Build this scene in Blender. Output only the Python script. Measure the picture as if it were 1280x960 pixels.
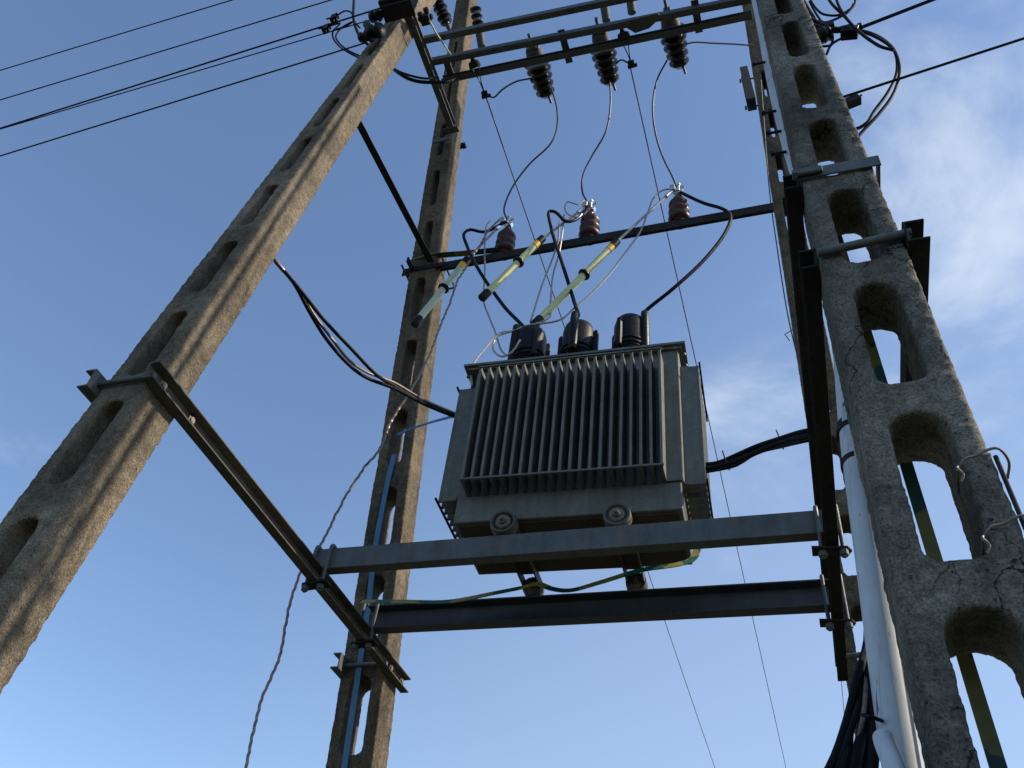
import bpy, bmesh, math, random
from mathutils import Vector, Matrix, noise
from mathutils.geometry import tessellate_polygon
random.seed(7)
R_ = math.radians
for o in list(bpy.data.objects): bpy.data.objects.remove(o)
S = bpy.context.scene
COL = S.collection

# ------------------------------------------------------------------ camera
CAMP = Vector((0.95093, -3.02716, 1.6)); FPX = 1111.353
RIGHT = Vector((0.953059, 0.286196, 0.098846)); UP = Vector((0.130799, -0.683576, 0.718064)); FWD = Vector((-0.273075, 0.671428, 0.688922))
cd = bpy.data.cameras.new('camera'); cam = bpy.data.objects.new('camera', cd); COL.objects.link(cam)
cd.sensor_width = 36; cd.lens = FPX/1280*36; cd.clip_start = 0.05; cd.clip_end = 5000
m = Matrix((( RIGHT.x, UP.x, -FWD.x, CAMP.x), (RIGHT.y, UP.y, -FWD.y, CAMP.y), (RIGHT.z, UP.z, -FWD.z, CAMP.z), (0,0,0,1)))
cam.matrix_world = m
S.camera = cam

# ------------------------------------------------------------------ light
SUN_EL, SUN_AZ = 40.0, 7.6           # azimuth measured from +X towards +Y
sd = Vector((math.cos(R_(SUN_EL))*math.cos(R_(SUN_AZ)), math.cos(R_(SUN_EL))*math.sin(R_(SUN_AZ)), math.sin(R_(SUN_EL))))
ld = bpy.data.lights.new('sun', 'SUN'); ld.energy = 4.8; ld.angle = R_(0.6); ld.color = (1.0, 0.86, 0.68)
sun = bpy.data.objects.new('sun', ld); COL.objects.link(sun)
sun.rotation_euler = sd.to_track_quat('Z', 'Y').to_euler(); sun.location = (8, 0, 12)
W = bpy.data.worlds.new('World'); S.world = W; W.use_nodes = True
nt = W.node_tree; N = nt.nodes; LK = nt.links
for n in list(N): N.remove(n)
def nd(t, **k):
    n = N.new(t)
    for a, b in k.items(): setattr(n, a, b)
    return n
sky = nd('ShaderNodeTexSky', sky_type='NISHITA', sun_disc=False)
sky.sun_elevation = R_(SUN_EL); sky.sun_rotation = R_(90-SUN_AZ)
sky.air_density = 1.0; sky.dust_density = 0.4; sky.ozone_density = 2.5; sky.altitude = 100
tc = nd('ShaderNodeTexCoord')
mp = nd('ShaderNodeMapping'); mp.inputs['Scale'].default_value = (1.0, 1.0, 2.2); mp.inputs['Rotation'].default_value = (0.2, 0.1, 0.7)
n1 = nd('ShaderNodeTexNoise'); n1.inputs['Scale'].default_value = 2.6; n1.inputs['Detail'].default_value = 10; n1.inputs['Roughness'].default_value = 0.58; n1.inputs['Distortion'].default_value = 0.3
LK.new(tc.outputs['Generated'], mp.inputs[0]); LK.new(mp.outputs[0], n1.inputs['Vector'])
# clouds are thickest in one part of the sky (east of the poles)
vd = nd('ShaderNodeVectorMath', operation='DOT_PRODUCT'); cdir = (RIGHT*0.62+UP*0.20+FWD).normalized(); vd.inputs[1].default_value = cdir
nrm = nd('ShaderNodeVectorMath', operation='NORMALIZE'); LK.new(tc.outputs['Generated'], nrm.inputs[0]); LK.new(nrm.outputs[0], vd.inputs[0])
mr = nd('ShaderNodeMapRange'); mr.inputs['From Min'].default_value = 0.84; mr.inputs['From Max'].default_value = 1.0; mr.inputs['To Min'].default_value = -0.24; mr.inputs['To Max'].default_value = 0.0
LK.new(vd.outputs['Value'], mr.inputs['Value'])
ad = nd('ShaderNodeMath', operation='ADD'); LK.new(n1.outputs['Fac'], ad.inputs[0]); LK.new(mr.outputs[0], ad.inputs[1])
cr = nd('ShaderNodeMapRange', interpolation_type='SMOOTHSTEP'); cr.inputs['From Min'].default_value = 0.42; cr.inputs['From Max'].default_value = 0.74; cr.inputs['To Max'].default_value = 0.9
LK.new(ad.outputs[0], cr.inputs['Value'])
cm = nd('ShaderNodeMixRGB'); cm.inputs['Color2'].default_value = (3.4, 3.9, 4.65, 1)
LK.new(cr.outputs[0], cm.inputs['Fac']); LK.new(sky.outputs[0], cm.inputs['Color1'])
# a thin even veil low in the eastern sky
vd2 = nd('ShaderNodeVectorMath', operation='DOT_PRODUCT'); vd2.inputs[1].default_value = (RIGHT*0.55-UP*0.75+FWD*0.9).normalized(); LK.new(nrm.outputs[0], vd2.inputs[0])
v2 = nd('ShaderNodeMapRange', interpolation_type='SMOOTHSTEP'); v2.inputs['From Min'].default_value = 0.62; v2.inputs['From Max'].default_value = 1.0; v2.inputs['To Max'].default_value = 0.34; LK.new(vd2.outputs['Value'], v2.inputs['Value'])
cm2 = nd('ShaderNodeMixRGB'); cm2.inputs['Color2'].default_value = (2.9, 3.6, 4.7, 1); LK.new(v2.outputs[0], cm2.inputs['Fac']); LK.new(cm.outputs[0], cm2.inputs['Color1'])
bg = nd('ShaderNodeBackground'); bg.inputs['Strength'].default_value = 0.15
LK.new(cm2.outputs[0], bg.inputs['Color'])
ow = nd('ShaderNodeOutputWorld'); LK.new(bg.outputs[0], ow.inputs[0])
S.view_settings.view_transform = 'Standard'; S.view_settings.look = 'None'; S.view_settings.gamma = 1
S.view_settings.use_curve_mapping = False; S.view_settings.exposure = 0.48

# ------------------------------------------------------------------ measuring: a photo pixel (1280 wide) onto a plane
def at(u, v, x=None, y=None, z=None):
    d = RIGHT*((u-640)/FPX) + UP*((480-v)/FPX) + FWD
    if x is not None: t = (x-CAMP.x)/d.x
    elif y is not None: t = (y-CAMP.y)/d.y
    else: t = (z-CAMP.z)/d.z
    return CAMP + d*t

# ------------------------------------------------------------------ materials
class NM:
    def __init__(s, name):
        s.m = bpy.data.materials.new(name); s.m.use_nodes = True; s.t = s.m.node_tree
        s.b = s.t.nodes['Principled BSDF']
        s.co = s.n('ShaderNodeTexCoord').outputs['Object']
    def n(s, t, **k):
        n = s.t.nodes.new(t)
        for a, b in k.items():
            if a in n.inputs: n.inputs[a].default_value = b
            else: setattr(n, a, b)
        return n
    def l(s, a, b): s.t.links.new(a, b)
    def noise(s, sc, det=4, ro=.6, dist=0, vec=None):
        n = s.n('ShaderNodeTexNoise'); n.inputs['Scale'].default_value = sc; n.inputs['Detail'].default_value = det; n.inputs['Roughness'].default_value = ro; n.inputs['Distortion'].default_value = dist
        s.l(vec or s.co, n.inputs['Vector']); return n.outputs['Fac']
    def ramp(s, f, *st):
        r = s.n('ShaderNodeValToRGB'); e = r.color_ramp.elements
        while len(e) < len(st): e.new(.5)
        for i, (p, c) in enumerate(st):
            e[i].position = p; e[i].color = (*c, 1) if not isinstance(c, (int, float)) else (c, c, c, 1)
        s.l(f, r.inputs[0]); return r.outputs[0]
    def mix(s, f, a, b, mode='MIX'):
        x = s.n('ShaderNodeMixRGB', blend_type=mode)
        for i, q in enumerate((f, a, b)):
            if hasattr(q, 'node'): s.l(q, x.inputs[i])
            elif isinstance(q, (int, float)): x.inputs[i].default_value = q if i == 0 else (q, q, q, 1)
            else: x.inputs[i].default_value = (*q, 1)
        return x.outputs[0]
    def bump(s, h, st, dist, prev=None):
        b = s.n('ShaderNodeBump'); b.inputs['Strength'].default_value = st; b.inputs['Distance'].default_value = dist
        s.l(h, b.inputs['Height'])
        if prev is not None: s.l(prev, b.inputs['Normal'])
        return b.outputs[0]
    def out(s, col=None, rough=None, metal=None, nor=None, spec=None):
        for k, v in (('Base Color', col), ('Roughness', rough), ('Metallic', metal), ('Normal', nor), ('Specular IOR Level', spec)):
            if v is None: continue
            if hasattr(v, 'node'): s.l(v, s.b.inputs[k])
            elif k == 'Base Color': s.b.inputs[k].default_value = (*v, 1)
            else: s.b.inputs[k].default_value = v
        return s.m

def concrete(name, tint=(1,1,1), cracks=False):
    q = NM(name)
    big = q.noise(3.0, 5, .65)
    med = q.noise(30, 7, .75)
    fine = q.noise(170, 4, .75)
    c = q.ramp(big, (.30, (.105*tint[0], .100*tint[1], .088*tint[2])), (.70, (.20*tint[0], .185*tint[1], .158*tint[2])))
    c = q.mix(.75, c, q.ramp(med, (.32, .42), (.48, .90), (.66, 1.4)), 'MULTIPLY')
    c = q.mix(.8, c, q.ramp(fine, (.34, .30), (.5, 1.0), (.68, 1.7)), 'MULTIPLY')
    v = q.n('ShaderNodeTexVoronoi'); v.inputs['Scale'].default_value = 55; q.l(q.co, v.inputs['Vector'])
    pit = q.ramp(v.outputs['Distance'], (.0, 0.0), (.10, .25), (.22, 1.0))
    pm = q.mix(q.ramp(q.noise(9, 3), (.48, 0.0), (.60, 1.0)), 1.0, pit)
    c = q.mix(.85, c, pm, 'MULTIPLY')
    ms = q.n('ShaderNodeMapping'); ms.inputs['Scale'].default_value = (9, 9, .9); q.l(q.co, ms.inputs[0])
    c = q.mix(.8, c, q.ramp(q.noise(1.0, 6, .65, .6, ms.outputs[0]), (.32, .55), (.5, 1.0), (.68, 1.3)), 'MULTIPLY')
    c = q.mix(.7, c, q.ramp(q.noise(1.1, 3, .6), (.36, .72), (.62, 1.22)), 'MULTIPLY')
    # dark growth along the surface
    mo = q.ramp(q.noise(5.5, 7, .75, .4), (.54, 0.0), (.68, 1.0))
    c = q.mix(q.mix(.55, 0.0, mo), c, (.035*tint[0], .036*tint[1], .03*tint[2]))
    # pale spots
    pa = q.ramp(q.noise(60, 2, .5), (.70, 0.0), (.76, 1.0))
    c = q.mix(q.mix(.55, 0.0, pa), c, (.30, .285, .25))
    h = q.mix(.5, med, fine)
    nb = q.bump(h, 1.0, .018)
    nb = q.bump(pm, .8, .006, nb)
    if cracks:
        dn = q.n('ShaderNodeTexNoise'); dn.inputs['Scale'].default_value = 7; dn.inputs['Detail'].default_value = 5; q.l(q.co, dn.inputs['Vector'])
        mv = q.n('ShaderNodeMixRGB', blend_type='ADD'); mv.inputs[0].default_value = .22; q.l(q.co, mv.inputs[1]); q.l(dn.outputs['Color'], mv.inputs[2])
        mpp = q.n('ShaderNodeMapping'); mpp.inputs['Scale'].default_value = (2.2, 2.2, .7); q.l(mv.outputs[0], mpp.inputs[0])
        vv = q.n('ShaderNodeTexVoronoi', feature='DISTANCE_TO_EDGE'); vv.inputs['Scale'].default_value = 3.2; q.l(mpp.outputs[0], vv.inputs['Vector'])
        line = q.ramp(vv.outputs['Distance'], (.0, 0.0), (.005, 0.15), (.013, 1.0))
        mask = q.ramp(q.noise(1.7, 2), (.45, 0.0), (.51, 1.0))
        ln = q.mix(mask, 1.0, line)
        c = q.mix(.75, c, ln, 'MULTIPLY'); nb = q.bump(ln, 1.0, .01, nb)
    return q.out(c, .95, 0, nb, .2)

def painted(name, base, rust=(.16, .08, .04), amt=.3, rough=.5):
    q = NM(name)
    a = q.noise(6, 6, .7); b = q.noise(45, 5, .7)
    mpx = q.n('ShaderNodeMapping'); mpx.inputs['Scale'].default_value = (30, 30, 3); q.l(q.co, mpx.inputs[0])
    st = q.noise(1.0, 4, .6, 0, mpx.outputs[0])
    c = q.mix(1.0, base, q.ramp(a, (.3, .72), (.7, 1.25)), 'MULTIPLY')
    c = q.mix(.5, c, q.ramp(st, (.35, .7), (.6, 1.15)), 'MULTIPLY')
    c = q.mix(.5, c, q.ramp(b, (.35, .7), (.6, 1.2)), 'MULTIPLY')
    rm = q.ramp(q.noise(11, 8, .78), (.58-.12*amt, 0.0), (.72-.1*amt, 1.0))
    c = q.mix(q.mix(amt, 0.0, rm), c, rust)
    return q.out(c, q.ramp(b, (.3, rough-.1), (.7, min(1, rough+.2))), .0, q.bump(b, .25, .003), .4 if rough < .8 else .12)

def plain(name, col, rough=.5, metal=0, var=.25, sc=20, bump=.15, spec=.5):
    q = NM(name)
    f = q.noise(sc, 5, .65)
    c = q.mix(1.0, col, q.ramp(f, (.3, 1-var), (.7, 1+var)), 'MULTIPLY')
    return q.out(c, q.ramp(q.noise(sc*2, 3), (.3, max(.03, rough-.08)), (.7, min(1, rough+.1))), metal, q.bump(f, bump, .003), spec)

def banded(name, ca, cb, period, axis=2, rough=.55):
    """tape wound in two colours: repeats along one object axis"""
    q = NM(name)
    sp = q.n('ShaderNodeSeparateXYZ'); q.l(q.co, sp.inputs[0])
    nn = q.noise(8, 3)
    a = q.n('ShaderNodeMath', operation='MULTIPLY'); q.l(sp.outputs[axis], a.inputs[0]); a.inputs[1].default_value = 1/period
    a2 = q.n('ShaderNodeMath', operation='ADD'); q.l(a.outputs[0], a2.inputs[0]); q.l(nn, a2.inputs[1])
    f = q.n('ShaderNodeMath', operation='FRACT'); q.l(a2.outputs[0], f.inputs[0])
    g = q.n('ShaderNodeMath', operation='GREATER_THAN'); q.l(f.outputs[0], g.inputs[0]); g.inputs[1].default_value = .5
    c = q.mix(g.outputs[0], ca, cb)
    c = q.mix(.6, c, q.ramp(q.noise(30, 5, .7), (.3, .6), (.7, 1.2)), 'MULTIPLY')
    return q.out(c, rough, 0)

M = {}
M['con'] = concrete('concrete_warm', (1.18, 1.05, .88))
M['con2'] = concrete('concrete_cracked', (1.10, 1.12, 1.08), True)
M['con3'] = concrete('concrete_brown', (.92, .80, .66))
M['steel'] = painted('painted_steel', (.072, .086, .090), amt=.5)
M['steel_dark'] = painted('shade_darkened_steel', (.028, .029, .030), (.06, .035, .02), .5, .85)  # darkened copy of the steel; shade of the undersides is put into its colour
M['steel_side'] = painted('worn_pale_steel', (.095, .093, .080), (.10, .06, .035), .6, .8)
M['steel_mid'] = painted('bluish_dark_steel', (.045, .050, .062), (.08, .05, .03), .4)
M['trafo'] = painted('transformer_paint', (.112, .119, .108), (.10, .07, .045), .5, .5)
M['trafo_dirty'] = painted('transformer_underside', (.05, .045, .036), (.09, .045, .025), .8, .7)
M['galv'] = plain('galvanised', (.42, .43, .44), .42, .6, .3, 40)
M['bolt'] = plain('bolt_metal', (.16, .14, .115), .6, .5, .4, 60)
M['brightmetal'] = plain('bright_metal', (.75, .75, .76), .28, .9, .15, 40)
M['rubber'] = plain('black_rubber', (.006, .006, .0065), .42, 0, .25, 25, .15, .18)
M['cable'] = plain('black_cable', (.007, .0075, .010), .65, 0, .2, 30, .15, .12)
M['cond'] = plain('bare_conductor', (.045, .043, .043), .55, .4, .25, 60)
M['lead'] = plain('grey_earthing_lead', (.30, .29, .27), .4, .25, .2, 50)
M['rope'] = plain('copper_rope', (.20, .15, .13), .45, .45, .4, 90)
M['porc'] = plain('brown_glaze', (.040, .009, .008), .42, 0, .2, 15, .05, .32)
M['porc_dark'] = plain('dark_brown_glaze', (.018, .010, .010), .22, 0, .2, 15, .05, .5)
M['cap'] = plain('cement_cap', (.042, .038, .032), .75, 0, .35, 30)
M['tube'] = plain('yellow_green_glassfibre', (.50, .53, .27), .38, 0, .08, 12, .03)
M['tube_pale'] = plain('pale_green_glassfibre', (.42, .50, .36), .38, 0, .08, 12, .03)
M['yellow'] = plain('yellow_tape', (.75, .46, .03), .5, 0, .1)
M['wheel'] = painted('wheel_iron', (.075, .07, .06), (.10, .075, .05), .5, .65)
M['pvc'] = None
q = NM('weathered_white_pipe')
nn = q.noise(5, 5, .7)
mpx = q.n('ShaderNodeMapping'); mpx.inputs['Scale'].default_value = (40, 40, 2.5); q.l(q.co, mpx.inputs[0])
c = q.mix(.6, q.ramp(nn, (.3, (.40, .45, .50)), (.7, (.54, .58, .61))), q.ramp(q.noise(1, 5, .7, .5, mpx.outputs[0]), (.34, .55), (.46, 1.0)), 'MULTIPLY')
mpy = q.n('ShaderNodeMapping'); mpy.inputs['Scale'].default_value = (60, 60, 9); mpy.inputs['Location'].default_value = (3, 1, 2); q.l(q.co, mpy.inputs[0])
sp = q.ramp(q.noise(1.0, 3, .5, 1.0, mpy.outputs[0]), (.70, 0.0), (.72, 1.0))
c = q.mix(sp, c, (.10, .10, .09))
M['pvc'] = q.out(c, .35, 0)
M['strap'] = banded('earth_strap_paint', (.012, .07, .055), (.20, .185, .05), .36, 2)
M['strapx'] = banded('earth_strap_paint_level', (.012, .085, .06), (.24, .21, .05), .33, 0)
M['blue'] = plain('blue_strap_paint', (.030, .14, .28), .5, 0, .2, 10)
q = NM('grass_ground')
c = q.ramp(q.noise(.6, 8, .7), (.3, (.022, .026, .014)), (.55, (.034, .038, .022)), (.75, (.055, .052, .036)))
M['ground'] = q.out(c, .95, 0, q.bump(q.noise(6, 6, .7), .6, .1))

# ------------------------------------------------------------------ mesh helpers
class MB:
    def __init__(s): s.b = bmesh.new()
    def face(s, vs):
        try: return s.b.faces.new(vs)
        except ValueError: return None
    def frame(s, d, hint=None):
        d = d.normalized(); h = Vector(hint) if hint is not None else (Vector((0,0,1)) if abs(d.z) < .9 else Vector((1,0,0)))
        a = (h - d*h.dot(d)).normalized(); return a, d.cross(a)
    def prism(s, poly, a, b, p0, p1):
        """polygon (list of 2D) in axes a,b extruded from p0 to p1"""
        r0 = [s.b.verts.new(p0 + a*x + b*y) for x, y in poly]; r1 = [s.b.verts.new(p1 + a*x + b*y) for x, y in poly]
        n = len(poly)
        for i in range(n): s.face((r0[i], r0[(i+1)%n], r1[(i+1)%n], r1[i]))
        s.face(r0[::-1]); s.face(r1); return s
    def box(s, c, e, rot=None):
        c = Vector(c); X, Y, Z = (Vector(v) for v in ((1,0,0),(0,1,0),(0,0,1)))
        if rot: X, Y, Z = rot @ X, rot @ Y, rot @ Z
        return s.prism([(-e[0]/2,-e[1]/2),(e[0]/2,-e[1]/2),(e[0]/2,e[1]/2),(-e[0]/2,e[1]/2)], X, Y, c-Z*e[2]/2, c+Z*e[2]/2)
    def cyl(s, p0, p1, r0, r1=None, n=16):
        p0, p1 = Vector(p0), Vector(p1); r1 = r0 if r1 is None else r1
        return s.lathe(p0, p1-p0, [(0, r0), ((p1-p0).length, r1)], n)
    def lathe(s, p, d, prof, n=24):
        """profile = (distance along axis, radius)"""
        p = Vector(p); d = Vector(d).normalized(); a, b = s.frame(d); rings = []
        for h, r in prof:
            rings.append([s.b.verts.new(p + d*h + (a*math.cos(2*math.pi*i/n)+b*math.sin(2*math.pi*i/n))*max(r, .0004)) for i in range(n)])
        for q0, q1 in zip(rings, rings[1:]):
            for i in range(n): s.face((q0[i], q0[(i+1)%n], q1[(i+1)%n], q1[i]))
        s.face(rings[0][::-1]); s.face(rings[-1]); return s
    def tube(s, pts, r, n=8, smooth=True, step=.03, flat=None, twist=0, wob=0):
        pts = [Vector(p) for p in pts]
        if smooth and len(pts) > 2:
            P = [pts[0]*2-pts[1]] + pts + [pts[-1]*2-pts[-2]]; out = []
            for i in range(1, len(P)-2):
                p0, p1, p2, p3 = P[i-1:i+3]; L = (p2-p1).length; k = max(2, min(40, int(L/step)))
                t0, t1 = 0, (p1-p0).length**.5; t2 = t1+L**.5; t3 = t2+(p3-p2).length**.5
                for j in range(k):
                    t = t1+(t2-t1)*j/k
                    A1 = p0*((t1-t)/(t1-t0)) + p1*((t-t0)/(t1-t0)); A2 = p1*((t2-t)/(t2-t1)) + p2*((t-t1)/(t2-t1)); A3 = p2*((t3-t)/(t3-t2)) + p3*((t-t2)/(t3-t2))
                    B1 = A1*((t2-t)/(t2-t0)) + A2*((t-t0)/(t2-t0)); B2 = A2*((t3-t)/(t3-t1)) + A3*((t-t1)/(t3-t1))
                    out.append(B1*((t2-t)/(t2-t1)) + B2*((t-t1)/(t2-t1)))
            pts = out + [pts[-1]]
        if wob:
            pts = [p + noise.noise_vector(p*14)*wob for p in pts]
        a = None; rings = []
        for i, p in enumerate(pts):
            d = (pts[min(i+1, len(pts)-1)] - pts[max(i-1, 0)]).normalized()
            if a is None: a, _ = s.frame(d, flat)
            a = (a - d*a.dot(d)).normalized(); b = d.cross(a)
            if flat is not None:
                h = Vector(flat); h = h - d*h.dot(d)
                if h.length > .2: a = h.normalized(); b = d.cross(a)
                w, th = r
                rings.append([s.b.verts.new(p+a*x*th/2+b*y*w/2) for x, y in ((1,1),(-1,1),(-1,-1),(1,-1))])
            else:
                rr = r
                ring = []
                for k in range(n):
                    an = 2*math.pi*k/n + twist*i
                    rk = rr*(1+.22*math.cos(3*(2*math.pi*k/n))) if twist else rr
                    ring.append(s.b.verts.new(p+(a*math.cos(an)+b*math.sin(an))*rk))
                rings.append(ring)
        nn_ = len(rings[0])
        for q0, q1 in zip(rings, rings[1:]):
            for i in range(nn_): s.face((q0[i], q0[(i+1)%nn_], q1[(i+1)%nn_], q1[i]))
        s.face(rings[0][::-1]); s.face(rings[-1]); return s
    def channel(s, p0, p1, web, out, h, fl, t=.007):
        """C section: web of height h along 'web' starting at p0, flanges fl long along 'out'"""
        a = Vector(web).normalized(); b = Vector(out).normalized()
        poly = [(0,0),(0,fl),(t,fl),(t*1.2,t),(h-t*1.2,t),(h-t,fl),(h,fl),(h,0)]
        return s.prism(poly, a, b, Vector(p0), Vector(p1))
    def hexnut(s, p, d, r=.014, h=.012):
        s.lathe(Vector(p), d, [(0, r), (h, r)], 6); return s
def base_of(b):
    xs = [v.co for v in b.verts]
    return Vector(((min(v.x for v in xs)+max(v.x for v in xs))/2, (min(v.y for v in xs)+max(v.y for v in xs))/2, min(v.z for v in xs)))
def finish(mb, name, mat, parent=None, shift=None, smooth=False, bevel=0):
    b = mb.b; bmesh.ops.recalc_face_normals(b, faces=b.faces)
    if smooth:
        for f in b.faces: f.smooth = True
    me = bpy.data.meshes.new(name)
    if shift is not None: bmesh.ops.translate(b, verts=b.verts, vec=-shift)
    b.to_mesh(me); b.free(); me.materials.append(mat)
    if smooth: me.set_sharp_from_angle(angle=R_(38))
    o = bpy.data.objects.new(name, me); COL.objects.link(o)
    if parent: o.parent = parent
    if bevel:
        bm_ = o.modifiers.new('bevel', 'BEVEL'); bm_.width = bevel; bm_.segments = 2; bm_.limit_method = 'ANGLE'; bm_.angle_limit = R_(40); bm_.harden_normals = False
    return o
def tag(o, label, cat, group=None):
    o['label'] = label; o['category'] = cat
    if group: o['group'] = group
    return o
def thing(name, label, cat, loc, rz=0, group=None):
    o = bpy.data.objects.new(name, None); COL.objects.link(o); o.location = loc; o.rotation_euler = (0,0,rz); o.empty_display_size = .1
    return tag(o, label, cat, group)
def world_off(par):
    v = Vector((0,0,0))
    while par: v += par.location; par = par.parent
    return v
def part(name, mb, mat, par, smooth=False, bevel=0, local=False):
    return finish(mb, name, mat, par, None if local else world_off(par), smooth, bevel)
def single(name, mb, mat, label, cat, group=None, smooth=True, bevel=0):
    l = base_of(mb.b); o = finish(mb, name, mat, None, l, smooth, bevel); o.location = l
    return tag(o, label, cat, group)
V = Vector

# ------------------------------------------------------------------ ground
g = MB(); n_ = 60; size = 1500
gv = [[None]*(n_+1) for _ in range(n_+1)]
for i in range(n_+1):
    for j in range(n_+1):
        fx = (i/n_*2-1); fy = (j/n_*2-1); x = size*fx*abs(fx)**1.5; y = size*fy*abs(fy)**1.5
        gv[i][j] = g.b.verts.new((x, y, .05*noise.noise((x*.2, y*.2, 0)) if max(abs(x), abs(y)) > 3 else 0))
for i in range(n_):
    for j in range(n_): g.face((gv[i][j], gv[i+1][j], gv[i+1][j+1], gv[i][j+1]))
go = finish(g, 'ground', M['ground'], smooth=True); go['kind'] = 'structure'

# ------------------------------------------------------------------ concrete poles (perforated, leaning in pairs)
def pole(side, far, a, s, ins, wout, holes, z0, z1, mat, label, seed):
    sg = 1 if far else -1
    inner = lambda z: 1.10+.00888*z
    outer = lambda z: wout-.00888*z
    loops = []
    spl = loops.append
    spl([(side*inner(z0), z0), (side*outer(z0), z0), (side*outer(z1), z1), (side*inner(z1), z1)])
    for (zb, zt) in holes:
        xa, xb = inner(zb)+.062+ins, outer(zb)-.058-ins; xc, xd = inner(zt)+.060+ins, outer(zt)-.056-ins; pts = []
        r = .030; rt = (xd-xc)*.42
        for k in range(5): t = math.pi+math.pi/2*k/4; pts.append((xa+r+r*math.cos(t), zb+r+r*math.sin(t)))
        for k in range(5): t = -math.pi/2+math.pi/2*k/4; pts.append((xb-r+r*math.cos(t), zb+r+r*math.sin(t)))
        for k in range(7): t = math.pi/2*k/6; pts.append((xd-rt+rt*math.cos(t), zt-rt+rt*math.sin(t)))
        for k in range(7): t = math.pi/2+math.pi/2*k/6; pts.append((xc+rt+rt*math.cos(t), zt-rt+rt*math.sin(t)))
        spl([(side*x, z) for x, z in pts])
    base = V((side*1.26, sg*(a), z0)); bmx = bmesh.new()
    tris = tessellate_polygon([[V((x, z, 0)) for x, z in lp] for lp in loops])
    flat = [p for lp in loops for p in lp]
    def w3(p, d): return V((p[0], sg*(a-s*p[1])+d, p[1])) - base
    fr = [bmx.verts.new(w3(p, -.0875)) for p in flat]; bk = [bmx.verts.new(w3(p, .0875)) for p in flat]
    for t_ in tris:
        try: bmx.faces.new([fr[i] for i in t_]); bmx.faces.new([bk[i] for i in reversed(t_)])
        except ValueError: pass
    i0 = 0
    for lp in loops:
        n = len(lp)
        for i in range(n): bmx.faces.new((fr[i0+i], fr[i0+(i+1)%n], bk[i0+(i+1)%n], bk[i0+i]))
        i0 += n
    bmesh.ops.recalc_face_normals(bmx, faces=bmx.faces)
    me = bpy.data.meshes.new('concrete_pole'); bmx.to_mesh(me); bmx.free()
    me.name = 'concrete_pole'
    me.materials.clear(); me.materials.append(mat)
    o = bpy.data.objects.new('concrete_pole', me); COL.objects.link(o); o.location = base
    rm = o.modifiers.new('remesh', 'REMESH'); rm.mode = 'VOXEL'; rm.voxel_size = .008; rm.use_smooth_shade = True
    sm = o.modifiers.new('soften', 'SMOOTH'); sm.factor = .5; sm.iterations = 1
    for nm, sc, st in (('chip', .045, .006), ('grain', .013, .0055)):
        tx = bpy.data.textures.new(nm+str(seed), 'CLOUDS'); tx.noise_scale = sc; tx.noise_depth = 3
        dm = o.modifiers.new(nm, 'DISPLACE'); dm.texture = tx; dm.strength = st; dm.mid_level = .55; dm.texture_coords = 'LOCAL'
    return tag(o, label, 'pole', 'perforated concrete poles of the transformer station')
def hl(top0, pitch, length, lo, hi):
    out = []; k = -12
    while k < 30:
        t = top0+pitch*k
        if t-length > lo and t < hi: out.append((t-length, t))
        k += 1
    return out
Z0, Z1 = -.15, 10.3
poleA = pole(-1, 0, 1.628, .1196, 0, 1.381, hl(3.575, .5475, .40, .9, 10.1), Z0, Z1, M['con'], 'weathered concrete pole at far left, its sunlit face striped with shadows', 1)
poleB = pole(-1, 1, 1.559, .1586, .009, 1.415, hl(5.27, .548, .385, .9, 10.1), Z0, Z1, M['con3'], 'slim concrete pole with a blue strap behind the left channel beam', 2)
poleD = pole(1, 0, 1.688, .1051, 0, 1.381, hl(3.446, .4965, .39, .9, 10.1), Z0, Z1, M['con2'], 'large cracked grey concrete pole at right edge with arched openings', 3)
poleC = pole(1, 1, 1.757, .1233, 0, 1.392, hl(4.02, .50, .34, .9, 10.1), Z0, Z1, M['con3'], 'narrow concrete pole mostly hidden behind the dark right channels', 4)
def yfar(side, z): return (1.559-.1586*z) if side < 0 else (1.757-.1233*z)
def ynear(side, z): return -(1.628-.1196*z) if side < 0 else -(1.688-.1051*z)

# ------------------------------------------------------------------ lower side channels
ZL, ZR = 3.629, 3.603
XL = -(1.10+.00888*ZL); XR = (1.10+.00888*ZR)
GCH = 'steel channels joining the near and far poles'
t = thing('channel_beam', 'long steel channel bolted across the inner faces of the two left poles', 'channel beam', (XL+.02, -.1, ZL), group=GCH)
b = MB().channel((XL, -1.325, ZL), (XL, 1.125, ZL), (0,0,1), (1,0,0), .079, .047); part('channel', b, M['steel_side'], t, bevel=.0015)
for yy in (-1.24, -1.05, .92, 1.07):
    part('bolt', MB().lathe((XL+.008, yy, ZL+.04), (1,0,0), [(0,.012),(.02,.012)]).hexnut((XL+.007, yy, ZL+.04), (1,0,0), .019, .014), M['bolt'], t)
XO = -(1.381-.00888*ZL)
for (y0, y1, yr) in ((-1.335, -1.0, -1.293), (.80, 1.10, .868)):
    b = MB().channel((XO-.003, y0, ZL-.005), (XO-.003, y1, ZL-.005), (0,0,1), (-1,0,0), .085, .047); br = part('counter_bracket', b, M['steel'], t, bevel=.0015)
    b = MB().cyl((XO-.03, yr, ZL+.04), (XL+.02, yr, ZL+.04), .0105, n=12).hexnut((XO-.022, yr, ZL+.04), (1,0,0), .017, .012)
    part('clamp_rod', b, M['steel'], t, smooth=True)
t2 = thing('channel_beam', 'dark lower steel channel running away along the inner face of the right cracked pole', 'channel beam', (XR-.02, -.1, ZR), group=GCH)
b = MB().channel((XR, -1.365, ZR), (XR, 1.125, ZR), (0,0,1), (-1,0,0), .079, .047); part('channel', b, M['steel_dark'], t2, bevel=.0015)
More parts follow.
